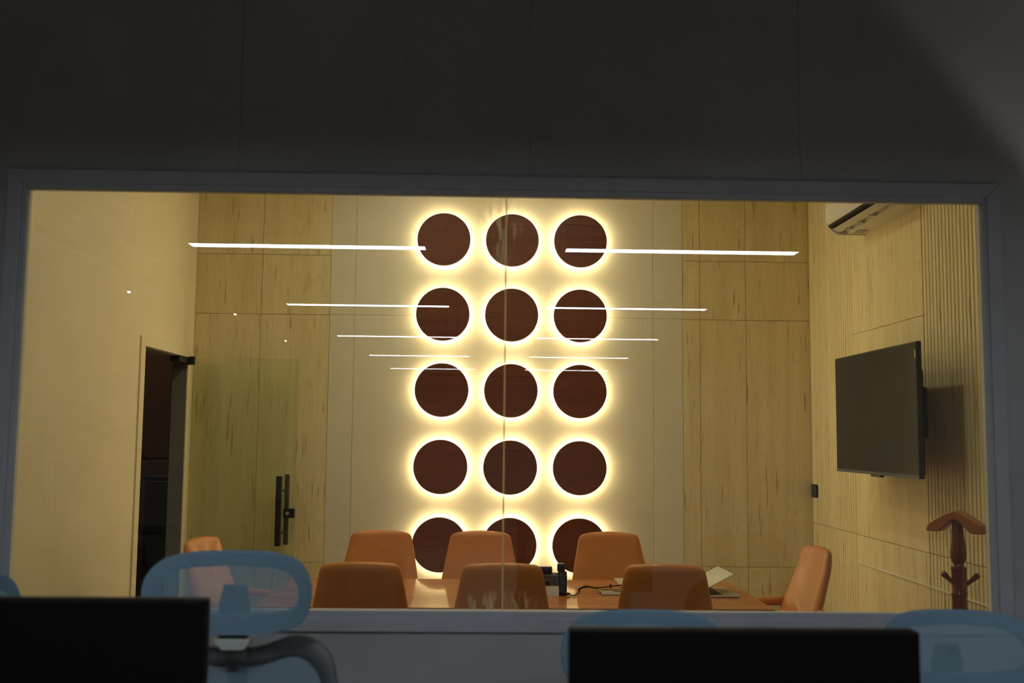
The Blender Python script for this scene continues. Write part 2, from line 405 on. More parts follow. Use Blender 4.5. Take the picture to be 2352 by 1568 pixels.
# right wall: core, flat panels and ribs
bm = bmesh.new(); box(bm, (XR+.012, YG+WT, 0), (XR+.12, YB+.012, CH)); wall_right = struct('wall_right', bm, M_JOINT)
def rpanel(ya, yb, za, zb, g=.0015):
    boxpart('panel', (XR, ya+g, za+g), (XR+.0125, yb-g, zb-g), M_PINE, wall_right, .001)
Y1, Y2 = 5.705, 6.828
for a, b in ((0, .806), (.806, .988), (.988, 2.305), (2.305, CH)): rpanel(Y1, Y2, a, b)
pit = .0432
ribmesh = {}
def rib(y, za, zb):
    k = (za, zb)
    if k not in ribmesh:
        bm = bmesh.new(); box(bm, (XR, 0, za+.0015), (XR+.0125, pit-.009, zb-.0015), .003)
        o = finish('slat', bm, M_PINE, wall_right); ribmesh[k] = o.data
    else:
        o = bpy.data.objects.new('slat', ribmesh[k]); COL.objects.link(o); o.parent = wall_right
    o.location = (0, y, 0)
for i in range(21):
    for a, b in ((0, .988), (.988, CH)): rib(Y2+.008+i*pit, a, b)
for i in range(36):
    for a, b in ((0, .988), (.988, CH)): rib(Y1-pit-i*pit, a, b)
boxpart('panel', (XR, YG+WT, 0), (XR+.0125, Y1-36*pit-.002, CH), M_PINE, wall_right)
boxpart('ledge', (XR-.007, 4.2, .803), (XR+.002, 6.80, .813), M_PALE, wall_right, .002)

# left wall with door opening
DY0, DY1, DZ = 6.632, 7.617, 2.158
bm = bmesh.new()
box(bm, (XL-.1, YG+WT, 0), (XL, DY0, CH)); box(bm, (XL-.1, DY0, DZ), (XL, DY1, CH)); box(bm, (XL-.1, DY1, 0), (XL, YB+.012, CH))
wall_left = struct('wall_left', bm, M_PLAST)
door = bpy.data.objects.new('door_1', None); COL.objects.link(door); door['kind'] = 'structure'
for a, b in (((XL-.002, DY0-.082, 0), (XL+.012, DY0, DZ+.06)), ((XL-.002, DY0, DZ), (XL+.012, DY1+.004, DZ+.06))):
    boxpart('casing', a, b, M_PLAST, door, .002)
boxpart('reveal', (XL-.1, DY0-.001, 0), (XL, DY0+.004, DZ), M_PLAST, door)
boxpart('reveal', (XL-.11, DY1-.006, 0), (XL-.006, DY1+.001, DZ), M_GREYW, door)
boxpart('reveal', (XL-.11, DY0, DZ-.006), (XL-.004, DY1, DZ+.001), M_GREYW, door)
boxpart('glass_leaf', (-2.160, 7.596, .01), (-1.373, 7.606, 2.157), M_DOORGL, door, .001)
boxpart('top_patch', (-2.186, 7.585, 2.105), (-2.135, 7.617, 2.166), M_BMETAL, door, .002)
boxpart('pivot_plate', (XL-.06, 7.36, 2.115), (XL+.014, 7.60, 2.157), M_BMETAL, door, .002)
hn = boxpart('handle', (-1.504, 7.535, .808), (-1.462, 7.560, 1.305), M_BMETAL, door, .003)
boxpart('handle', (-1.462, 7.642, .808), (-1.428, 7.662, 1.315), M_BMETAL, door, .003)
for z in (.90, 1.20):
    bm = bmesh.new(); tube(bm, [(-1.478, 7.556, z), (-1.447, 7.646, z)], .008); part('standoff', bm, M_BMETAL, door, True)
lk = boxpart('lock', (-1.455, 7.582, 1.005), (-1.375, 7.620, 1.072), M_BMETAL, door, .003)
bm = bmesh.new(); tube(bm, [(-1.425, 7.576, 1.038), (-1.425, 7.585, 1.038)], .013, 16); part('lock_cylinder', bm, M_CHROME, lk, True)

# corridor seen through the door
bm = bmesh.new(); box(bm, (-5.0, 9.9, 0), (XL-.1, 10.0, CH)); wc = struct('wall_corridor', bm, M_BROWNW)
bm = bmesh.new(); box(bm, (-5.1, YG+WT, 0), (-5.0, 10.0, CH)); struct('wall_corridor_left', bm, M_BROWNW)
bm = bmesh.new(); box(bm, (XL-.1, YB+.012, 0), (XL-.02, 10.0, CH)); struct('wall_corridor_right', bm, M_GREYW)
boxpart('pilaster', (-2.95, 9.84, 0), (-2.60, 9.9, CH), M_GREYW, wc)
boxpart('panel', (-3.28, 9.87, .1), (-2.98, 9.9, 1.35), M_BROWNW, wc, .004)
boxpart('panel', (-3.28, 9.87, 1.38), (-2.98, 9.9, 3.0), M_BROWNW, wc, .004)
cab = thing('corridor_cabinet', 'low dark cabinet standing in the corridor beyond the open glass door', 'cabinet', (-2.78, 9.6, 0))
boxpart('body', (-.26, -.2, .05), (.26, .22, 1.20), M_CABINET, cab, .004)
boxpart('top', (-.27, -.215, 1.20), (.27, .225, 1.225), M_CABINET, cab, .003)
boxpart('door', (-.25, -.215, .08), (-.003, -.2, 1.18), M_CABINET, cab, .003)
boxpart('door', (.003, -.215, .08), (.25, -.2, 1.18), M_CABINET, cab, .003)
boxpart('plinth', (-.25, -.18, 0), (.25, .21, .05), M_BLACKM, cab)

# recessed downlights of the meeting room
def downlight(x, y, label, mat=None, r=.085):
    t = thing('downlight', label, 'ceiling lamp', (x, y, CH), 0, 'round downlights in the meeting room ceiling')
    bm = bmesh.new(); lathe(bm, [(r+.02, -.0005), (r+.02, -.006), (r+.004, -.012), (r, -.012), (r, -.004)], 32, cap=False); part('trim_ring', bm, M_WHITEPL, t, True)
    bm = bmesh.new(); lathe(bm, [(r, -.003), (r, -.005)], 32); part('diffuser', bm, mat or E_ROOM, t)
for y, w_ in ((4.95, 'above the near side of the table'), (6.45, 'above the far side of the table')):
    for x, w2 in ((-.65, 'left'), (.49, 'right')): downlight(x, y, 'round downlight %s, %s one of the pair' % (w_, w2))
downlight(-3.2, 8.9, 'small unseen downlight added to brighten the corridor beyond the glass door', E_CORR, .06)  # added fill lamp, lifts the dark corridor behind the door

# ------------------------------------------------------------------ backlit discs
k = 7.69/7.745
rown = ['top', 'second', 'middle', 'fourth', 'bottom']; coln = ['left', 'middle', 'right']
def disc():
    t = thing('wall_lamp', '', 'wall lamp', (0, 0, 0), 0, 'backlit round wooden discs on the back wall')
    bm = bmesh.new()
    prof = [(.0, 0), (.197, 0), (.2, .003), (.2, .017), (.197, .02), (.0, .02)]
    rings = [[Vector((max(r, .001)*math.cos(2*math.pi*i/64), yy, max(r, .001)*math.sin(2*math.pi*i/64))) for i in range(64)] for r, yy in prof]
    loft(bm, rings); part('disc', bm, M_WALNUT, t, True)
    bm = bmesh.new()
    loft(bm, [[Vector((r*math.cos(2*math.pi*i/48), yy, r*math.sin(2*math.pi*i/48))) for i in range(48)] for r, yy in ((.150, .020), (.172, .020), (.172, .066), (.150, .066))])
    part('backing_ring', bm, M_WHITEPL, t)
    bm = bmesh.new()
    loft(bm, [[Vector((r*math.cos(2*math.pi*i/48), yy, r*math.sin(2*math.pi*i/48))) for i in range(48)] for r, yy in ((.1725, .034), (.1755, .034), (.1755, .056), (.1725, .056))], cap=False)
    part('led_strip', bm, E_DISC, t)
    return t
d0 = disc()
for i in range(5):
    for j in range(3):
        d = d0 if (i, j) == (0, 0) else copy_tree(d0)
        p = Vector((.1835+(j-1)*.5179, YB, 1.9471+(2-i)*.5704)); p = EYE + (p-EYE)*k
        d.location = (p.x, YB-.067, p.z)
        d['label'] = 'backlit dark wooden disc, %s column, %s row of the wall grid' % (coln[j], rown[i])

# ------------------------------------------------------------------ conference table
TX0, TX1, TY0, TY1 = -1.15, 1.466, 5.270, 6.318
tb = thing('conference_table', 'long glossy red-brown wooden conference table in the meeting room', 'table', ((TX0+TX1)/2, (TY0+TY1)/2, 0))
hx, hy = (TX1-TX0)/2, (TY1-TY0)/2
bm = bmesh.new(); box(bm, (-hx, -hy, .722), (hx, hy, .75), .0015); part('tabletop', bm, M_TABLE, tb)
bm = bmesh.new()
for a, b in (((-hx-.001, -hy-.001, .7225), (hx+.001, -hy, .747)), ((-hx-.001, hy, .7225), (hx+.001, hy+.001, .747)), ((-hx-.001, -hy, .7225), (-hx, hy, .747)), ((hx, -hy, .7225), (hx+.001, hy, .747))): box(bm, a, b)
part('edge_band', bm, M_TEDGE, tb, label='dark edge band')
for s in (-1, 1): boxpart('leg_panel', (s*.78-.03, -.22, 0), (s*.78+.03, .22, .722), M_TABLE, tb, .003)
boxpart('modesty_panel', (-.75, -.012, .28), (.75, .012, .70), M_TABLE, tb, .002)

# ------------------------------------------------------------------ tan leather chairs (local: faces +Y, back at -Y)
def sect(w, t, zc, yc, curve, ang, n=28, e=3.2):
    """one closed cross-section of the padded shell; ang tilts it"""
    out = []
    for i in range(n):
        a = 2*math.pi*i/n; c, s = math.cos(a), math.sin(a)
        x = w*abs(c)**(2/e)*(1 if c >= 0 else -1); q = t*abs(s)**(2/2.4)*(1 if s >= 0 else -1)
        q += curve*(x/max(w, .01))**2 * 1.0
        out.append(Vector((x, yc + q*math.cos(ang), zc + q*math.sin(ang))))
    return out
def leather_chair(label):
    t = thing('leather_chair', label, 'chair', (0, 0, 0), 0, 'tan leather chairs round the conference table')
    bm = bmesh.new(); R = []
    # z, y, half width, half thickness
    prof = [(.47, -.130, .245, .040), (.55, -.150, .252, .045), (.64, -.182, .248, .045), (.73, -.218, .238, .043), (.82, -.248, .222, .040),
            (.90, -.274, .207, .037), (.95, -.284, .198, .034), (.975, -.288, .193, .031), (.992, -.290, .187, .027), (1.003, -.291, .175, .019), (1.009, -.291, .155, .008)]
    for i, (z, y, wv, tv) in enumerate(prof):
        r = sect(wv, tv, z, y, .030, -0.1)
        for v in r: v.z -= .012*(v.x/.19)**2 * max(0, (z-.85)/.15)
        R.append(r)
    loft(bm, R); part('backrest', bm, M_LEATH, t, 'all')
    bm = bmesh.new(); R = []
    for (y, z, wv, tv) in ((-.21, .47, .20, .015), (-.20, .46, .235, .035), (-.10, .448, .255, .042), (.05, .445, .26, .045), (.17, .445, .25, .044), (.225, .438, .235, .035), (.245, .430, .21, .015)):
        n = 28; rg = []
        for i in range(n):
            a = 2*math.pi*i/n; c, s = math.cos(a), math.sin(a)
            rg.append(Vector((wv*abs(c)**.6*(1 if c >= 0 else -1), y, z + tv*abs(s)**.8*(1 if s >= 0 else -1) + .02*(abs(c)**3))))
        R.append(rg)
    loft(bm, R); part('seat', bm, M_LEATH, t, 'all')
    for s in (-1, 1):
        bm = bmesh.new(); R = []
        for (y, z, wv, tv) in ((-.20, .675, .018, .03), (-.12, .672, .024, .026), (0, .668, .026, .022), (.10, .662, .024, .018), (.125, .660, .015, .010)):
            R.append([Vector((s*.255 + wv*math.cos(2*math.pi*i/14), y, z + tv*math.sin(2*math.pi*i/14))) for i in range(14)])
        loft(bm, R)
        part('armrest', bm, M_LEATH, t, 'all')
        bm = bmesh.new(); tube(bm, smooth_path([(s*.258, .06, .655), (s*.262, .07, .58), (s*.25, .03, .48), (s*.18, .0, .42)]), .011); part('arm_bracket', bm, M_CHROME, t, True)
    bm = bmesh.new(); lathe(bm, [(.035, .40), (.035, .395), (.028, .39), (.028, .26), (.036, .255), (.036, .09), (.045, .08), (.045, .06)], 20); part('gas_column', bm, M_CHROME, t, True)
    bm = bmesh.new(); box(bm, (-.11, -.1, .388), (.11, .1, .408), .004); part('swivel_plate', bm, M_BMETAL, t)
    bm = bmesh.new()
    for q in range(5):
        a = 2*math.pi*q/5 + .3; c, s = math.cos(a), math.sin(a)
        rings = []
        for rr, z, h, wv in ((.03, .082, .022, .024), (.15, .078, .017, .019), (.285, .070, .010, .013)):
            rings.append([Vector((c*rr - s*wv*u, s*rr + c*wv*u, z + h*v)) for u, v in ((-1, -1), (1, -1), (1, 1), (-1, 1))])
        loft(bm, rings)
    part('star_base', bm, M_CHROME, t)
    for q in range(5):
        a = 2*math.pi*q/5 + .3; c, s = math.cos(a), math.sin(a)
        bm = bmesh.new(); p = Vector((c*.285, s*.285, .028)); ax = Vector((-s, c, 0))
        tube(bm, [p-ax*.022, p-ax*.006], .028, 16); tube(bm, [p+ax*.006, p+ax*.022], .028, 16); tube(bm, [p-ax*.01, p+ax*.01], .008, 8)
        tube(bm, [p, p+Vector((0, 0, .045))], .007, 8)
        part('caster', bm, M_BLACK, t, True)
    return t
base_chair = leather_chair('')
def put_chair(x, y, rz, label, first=False):
    c = base_chair if first else copy_tree(base_chair)
    c.location = (x, y, 0); c.rotation_euler = (0, 0, rz); c['label'] = label; return c
R_ = math.radians
FY, NY = 6.640-.285, 4.975+.285
put_chair(-.650, FY, math.pi, 'tan leather chair at left of the far side of the table', True)
put_chair(-.025, FY, math.pi, 'tan leather chair at far side of table, before bottom middle wooden disc')
put_chair(.787, FY, math.pi, 'tan leather chair at far side of table, behind the closed laptop')
put_chair(-.600, NY, R_(3), 'shaded tan leather chair at near side of table, leftmost, its back to the window')
put_chair(.086, NY, R_(0), 'shaded tan leather chair at near side of table, directly behind the window joint')
put_chair(.905, NY, R_(-9), 'shaded tan leather chair at near side of table, beside the open laptop')
put_chair(1.590, 5.80, R_(90+4), 'tan leather chair at the right end of the table, seen from its side')
put_chair(-1.37, 6.02, R_(-90-14), 'tan leather chair at the left end of the table, before the glass door')

# ------------------------------------------------------------------ things on the table
TT = .75
# laptop one: closed
lp = thing('closed_laptop', 'closed silver laptop lying on the far side of the table', 'laptop', (.945, 6.140, TT))
bm = bmesh.new(); box(bm, (-.165, -.145, .002), (.165, .145, .011), .003, 2); part('base', bm, M_SILVER, lp)
bm = bmesh.new(); box(bm, (-.165, -.145, .012), (.165, .145, .018), .003, 2); part('lid', bm, M_SILVER, lp)
# laptop two: half open, hinge at left, long side along Y
lp = thing('open_laptop', 'half-open silver laptop near the right end of the table', 'laptop', (1.255, 5.815, TT), R_(2))
bm = bmesh.new(); box(bm, (-.12, -.168, .002), (.12, .168, .012), .003, 2); part('base', bm, M_SILVER, lp)
kb = boxpart('keyboard', (-.095, -.145, .0115), (.035, .145, .0128), M_KEYS, lp)
for a in range(5):
    for b in range(12):
        pass
boxpart('trackpad', (.045, -.06, .0115), (.105, .06, .0124), M_GREYBX, lp)
bm = bmesh.new(); box(bm, (0, -.168, 0), (.236, .168, .006), .0025, 2)
ld_ = part('lid', bm, M_SILVER, lp); ld_.location = (-.12, 0, .015); ld_.rotation_euler = (0, R_(-27), 0)
bm = bmesh.new(); box(bm, (.012, -.158, -.0012), (.226, .158, .0)); part('screen', bm, M_SCREEN, ld_)
bm = bmesh.new(); tube(bm, [(-.12, -.12, .014), (-.12, .12, .014)], .005); part('hinge', bm, M_DKPLAST, lp, True)
# desk phone seen from behind
ph = thing('desk_phone', 'black desk phone seen from behind on the table', 'phone', (.375, 5.76, TT), R_(0))
bm = bmesh.new(); prism(bm, [(-.05, .03), (-.066, .105), (-.05, .120), (.09, .035), (.09, .004), (-.02, .004)], 'X', -.095, .075, .003)
part('body', bm, M_DKPLAST, ph)
bm = bmesh.new(); prism(bm, [(-.088, 0), (-.082, .0), (-.066, .052), (-.073, .052)], 'X', -.085, .030, .001); part('stand', bm, M_WHITEPL, ph, label='pale rear stand')
bm = bmesh.new(); prism(bm, [(-.073, .050), (-.055, .045), (-.058, .102), (-.068, .104)], 'X', -.085, .030, .002); part('socket_panel', bm, M_GREYPL, ph)
boxpart('socket', (-.085, -.076, .052), (-.022, -.068, .082), M_BLACK, ph, .003)
bm = bmesh.new(); tube(bm, [(.008+.008*math.cos(a*.7), -.075, .072+.010*math.sin(a*.7)) for a in range(2, 9)], .0018, 6); part('cord_hook', bm, M_BLACK, ph, True)
bm = bmesh.new(); prism(bm, [(-.078, .018), (-.02, .01), (-.015, .125), (-.060, .130)], 'X', .030, .074, .006); part('handset_cradle', bm, M_BLACK, ph, True)
bm = bmesh.new(); box(bm, (.022, -.070, .125), (.064, -.030, .170), .008, 3); box(bm, (.030, -.04, .03), (.058, .05, .075), .006, 2); part('handset', bm, M_BLACK, ph, True)
bm = bmesh.new(); box(bm, (-.075, -.062, .108), (-.006, -.03, .152), .005, 2); box(bm, (-.06, -.05, .09), (-.02, -.03, .112), .003); part('display', bm, M_BLACK, ph, True)
bm = bmesh.new(); tube(bm, [(.06, -.072, .012), (.088, -.082, .012)], .007, 10); part('foot', bm, M_BLACK, ph, True)
# cable box in the table top
cb = thing('cable_box', 'grey metal cable outlet box set in the table top', 'cable box', (.80, 5.775, TT))
bm = bmesh.new(); box(bm, (-.16, -.07, .0), (.16, .07, .008), .002); part('frame', bm, M_GREYBX, cb)
bm = bmesh.new(); box(bm, (-.15, -.055, .007), (.15, .055, .010), .001); part('lid', bm, M_GREYBX, cb)
bm = bmesh.new(); box(bm, (-.15, .057, .007), (.15, .066, .012)); part('brush_strip', bm, M_BLACKM, cb)
def cable(pts, r, label, ties=()):
    bm = bmesh.new(); tube(bm, smooth_path([onZ(u, v, TT+h) for u, v, h in pts], 6), r, 8)
    o = finish('cable', bm, M_BLACK, None, 'all'); return tag(o, label, 'cable')
c1 = cable([(1262, 1351, .03), (1275, 1354, .02), (1295, 1361, .006), (1316, 1367, .006), (1325, 1362, .006), (1332, 1353, .012), (1345, 1348, .022), (1360, 1348, .022), (1372, 1352, .016), (1379, 1361, .014)], .0035,
           'black cable running from the desk phone to the cable box')
c2 = cable([(1330, 1352, .020), (1344, 1345.5, .034), (1368, 1349.5, .022), (1398, 1346.5, .014), (1425, 1343.5, .030), (1442, 1345, .03), (1456, 1349, .03)], .0040,
           'thicker black cable looping over towards the closed laptop')
c3 = cable([(1393, 1350, .004), (1402, 1356, .006), (1425, 1358, .016), (1460, 1358, .016)], .0022, 'thin black cable lying along the cable box')
for u, v, o in ((1330, 1354, c1), (1402, 1345, c2)):
    p = onZ(u, v, TT+.012); bm = bmesh.new(); box(bm, (p.x-.006, p.y-.012, TT+.003), (p.x+.006, p.y+.012, TT+.022), .002); part('cable_tie', bm, M_BLACK, o)
p = onZ(922, 1358, TT)
sm = thing('table_microphone', 'small dark gadget on the table beside the leftmost near chair', 'gadget', (p.x-.02, p.y, TT))
boxpart('body', (-.03, -.02, .0), (.03, .02, .012), M_DKPLAST, sm, .003); boxpart('stub', (.028, -.006, .002), (.045, .006, .008), M_BLACK, sm, .001)

# ------------------------------------------------------------------ television
XT, T1, T2, H1, H2 = 2.1894, 6.4357, 5.2057, 1.4105, 2.1107
XT = 2.19
tv = thing('television', 'large black flat television hung on the right wall', 'television', (XR, (T1+T2)/2, (H1+H2)/2))
dx = XT-XR; hw, hh = (T1-T2)/2, (H1-H2)/2*-1
boxpart('casing', (dx, -hw, -hh), (dx+.028, hw, hh), M_BLACK, tv, .003)
boxpart('screen', (dx-.001, -hw+.008, -hh+.018), (dx+.002, hw-.008, hh-.008), M_SCREEN, tv)
boxpart('lower_bezel', (dx-.002, -hw+.002, -hh), (dx+.002, hw-.002, -hh+.016), M_GREYPL, tv)
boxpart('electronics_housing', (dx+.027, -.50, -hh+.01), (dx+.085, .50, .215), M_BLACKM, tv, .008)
boxpart('sensor', (dx-.001, -.10, -hh-.012), (dx+.02, .05, -hh+.001), M_BLACK, tv, .002)
boxpart('sticker', (dx-.0025, -hw+.004, hh-.085), (dx, -hw+.020, hh-.045), M_GREYBX, tv)
boxpart('wall_plate', (-.03, -.14, -.14), (-.001, .14, .14), M_BMETAL, tv, .003)
boxpart('bracket_arm', (dx+.08, -.04, -.05), (-.02, .04, .05), M_BMETAL, tv, .003)

# switch plate
sw = thing('switch_plate', 'black double switch plate on the right wall near the corner', 'switch', (XR, 7.672, 1.227))
boxpart('plate', (-.008, -.064, -.048), (0, .064, .048), M_BLACKM, sw, .002)
for s in (-1, 1): boxpart('rocker', (-.0125, s*.030-.027, -.042), (-.007, s*.030+.027, .042), M_BLACK, sw, .002)

# air conditioner
ac = thing('air_conditioner', 'white split air conditioner high on the right wall', 'air conditioner', (0, 0, 0))
A0, A1 = 5.66, 6.565
body = [(XR, 3.21), (2.27, 3.21), (2.21, 3.17), (2.19, 3.10), (2.19, 3.005), (2.197, 2.985), (2.235, 2.985), (2.262, 2.965), (2.31, 2.965), (2.314, 2.932), (XR, 2.93)]
bm = bmesh.new()
def prismY(bm, o, a, b): prism(bm, o, 'Y', a, b)
prismY(bm, body, A0+.02, A1-.02); part('body', bm, M_WHITEPL, ac)
endp = [(XR, 3.21), (2.27, 3.21), (2.21, 3.17), (2.19, 3.10), (2.19, 2.99), (2.205, 2.968), (2.250, 2.930), (2.28, 2.925), (XR, 2.925)]
for a, b in ((A0, A0+.021), (A1-.021, A1)):
    bm = bmesh.new(); prismY(bm, endp, a, b); part('end_cap', bm, M_WHITEPL, ac)
boxpart('outlet_recess', (2.200, A0+.021, 2.972), (2.312, A1-.021, 2.986), M_GAP, ac)
for (xa, za, xb, zb) in ((2.226, 2.958, 2.262, 2.940), (2.270, 2.946, 2.279, 2.941)):
    bm = bmesh.new(); dv = Vector((xb-xa, zb-za)).normalized(); nv = Vector((-dv.y, dv.x))*.003
    prismY(bm, [(xa, za), (xb, zb), (xb+nv.x, zb+nv.y), (xa+nv.x, za+nv.y)], A0+.03, A1-.03); part('louvre', bm, M_WHITEPL, ac)
for y in (6.42, 6.22, 6.02):
    boxpart('louvre_clip', (2.268, y-.010, 2.934), (2.316, y+.010, 2.960), M_WHITEPL, ac, .001)
boxpart('sticker', (2.35, 6.40, 2.9275), (2.41, 6.50, 2.9302), M_GREYBX, ac)

# ------------------------------------------------------------------ valet stand
cs = thing('valet_stand', 'reddish wooden valet stand with hanger top and pegs beside the right wall', 'coat stand', (2.077, 4.55, 0))
bm = bmesh.new()
lathe(bm, [(.032, .10), (.032, .93), (.034, .935), (.034, .942), (.032, .947), (.0325, 1.040), (.034, 1.044), (.034, 1.052), (.024, 1.058), (.022, 1.066), (.027, 1.074), (.034, 1.092), (.0355, 1.115), (.033, 1.145), (.027, 1.19), (.022, 1.235), (.020, 1.27)], 28)
part('post', bm, M_MAHOG, cs, True)
hg = bpy.data.objects.new('hanger', None)
def hanger():
    bm = bmesh.new()
    top = []; bot = []
    N = 40
    for i in range(N+1):
        x = -1+2*i/N; ax = abs(x)
        zt = -.074*(ax**1.3) if ax < .86 else -.074*(.86**1.3) - .029*(((ax-.86)/.14)**2.0)
        zb = -.043 if ax < .10 else max(-.104, -.043 - .061*((ax-.10)/.48))
        top.append((x*.122, zt*.9)); bot.append((x*.122*.998, min(zb, zt-.004)*.9))
    R = []
    for (x, zt), (_, zb) in zip(top, bot):
        zb = min(zb, zt-.012); c_, D = .004, .040
        R.append([Vector((x, y_, z_)) for y_, z_ in ((-D, zb+c_), (-D, zt-c_), (-D+c_, zt), (D-c_, zt), (D, zt-c_), (D, zb+c_), (D-c_, zb), (-D+c_, zb))])
    loft(bm, R)
    return bm
hg = part('hanger', hanger(), M_HANG, cs, True, label='curved brown hanger')
hg.location = (0, 0, 1.298); hg.rotation_euler = (0, 0, R_(-48))
for sx, sy, z in ((-1, -.2, 1.012), (1, -.35, 1.005), (.2, 1, 1.01)):
    bm = bmesh.new(); d = Vector((sx, sy, 0)).normalized()
    p0 = d*.024 + Vector((0, 0, z-.03)); p1 = d*.07 + Vector((0, 0, z+.010)); q = (p1-p0).normalized()
    tube(bm, [p0, p0+(p1-p0)*.6, p1, p1+q*.006, p1+q*.012, p1+q*.016], [.008, .010, .013, .0135, .011, .005], 14); part('peg', bm, M_MAHOG, cs, True)
for q in range(4):
    a = math.pi/4+q*math.pi/2; c, s = math.cos(a), math.sin(a)
    bm = bmesh.new(); tube(bm, smooth_path([(c*.02, s*.02, .16), (c*.10, s*.10, .12), (c*.18, s*.18, .04), (c*.22, s*.22, .018)]), .016, 10); part('foot', bm, M_MAHOG, cs, True)

# ------------------------------------------------------------------ office side: desk, monitors, mesh chairs, pendants
dk = thing('office_desk', 'long pale office desk under the two monitors', 'desk', (0, 1.80, 0))
bm = bmesh.new(); box(bm, (-1.75, -.32, .70), (1.75, .26, .725), .002); part('desktop', bm, M_DESK, dk)
for x in (-1.68, -.10, 1.68):
    for y in (-.28, .22): boxpart('leg', (x-.025, y-.025, 0), (x+.025, y+.025, .70), M_BMETAL, dk, .002)
def monitor(x, z, label, tilt=0):
    t = thing('monitor', label, 'monitor', (x, 1.80, .725), tilt, 'office monitors on the desk')
    h = z-.725; W, Hh = .2985, .352
    boxpart('housing', (-W, -.022, h-Hh), (W, .012, h), M_BLACKM, t, .004, 2)
    boxpart('bezel', (-W, .011, h-Hh), (W, .018, h), M_BLACK, t, .002)
    boxpart('screen', (-W+.008, .0175, h-Hh+.02), (W-.008, .019, h-.008), M_SCREEN, t)
    bm = bmesh.new(); prism(bm, [(-.022, h-Hh+.03), (-.05, h-Hh+.05), (-.05, h-.22), (-.022, h-.19)], 'X', -.14, .14, .004); part('back_bulge', bm, M_BLACKM, t)
    boxpart('stand_neck', (-.03, -.085, .01), (.03, -.048, h-.23), M_BLACKM, t, .004)
    boxpart('stand_base', (-.12, -.15, .0), (.12, .06, .012), M_BLACKM, t, .004)
a, b = onY(1315, 1450, 1.778), onY(2108, 1448, 1.778)
monitor((a.x+b.x)/2, (a.z+b.z)/2, 'black monitor at right, its back to the camera, before two blue chairs')
b = onY(470, 1379, 1.778)
monitor(b.x-.2985, b.z, 'black monitor at left, its back to the camera, before a blue chair', 0)

def outline_pts(pts, n=6):
    """right-half control points (x, z) from top centre to bottom centre -> closed smooth outline"""
    full = [Vector((x, 0, z)) for x, z in pts]
    left = [Vector((-p.x, 0, p.z)) for p in full[1:-1]][::-1]
    loop = full + left; L = len(loop); out = []
    for i in range(L):
        p0, p1, p2, p3 = loop[i-1], loop[i], loop[(i+1) % L], loop[(i+2) % L]
        for s in range(n):
            t = s/n; out.append(.5*((2*p1)+(p2-p0)*t+(2*p0-5*p1+4*p2-p3)*t*t+(3*p1-p0-3*p2+p3)*t**3))
    return out
def shell_ring(bm, outer, inner, th, bend):
    """band between two outlines, padded"""
    rings = []
    n = len(outer)
    for i in range(n):
        o, q = outer[i], inner[i]; r = []
        for a in range(8):
            an = 2*math.pi*a/8; u = .5+.5*math.cos(an); v = math.sin(an)*th
            p = o*u + q*(1-u); r.append(Vector((p.x, bend(p.x, p.z)+v, p.z)))
        rings.append(r)
    rings.append(rings[0])
    loft(bm, rings, cap=False)
    bmesh.ops.remove_doubles(bm, verts=bm.verts, dist=1e-5)
def fill_sheet(bm, outl, bend, c=(0, 0), off=0.0, steps=8):
    ctr = Vector((c[0], 0, c[1])); rings = []
    for s in range(steps+1):
        u = 1-s/steps*.98
        rings.append([Vector((p.x, bend(p.x, p.z)+off, p.z)) for p in [ctr + (q-ctr)*u for q in outl]])
    loft(bm, rings, cap=False); 
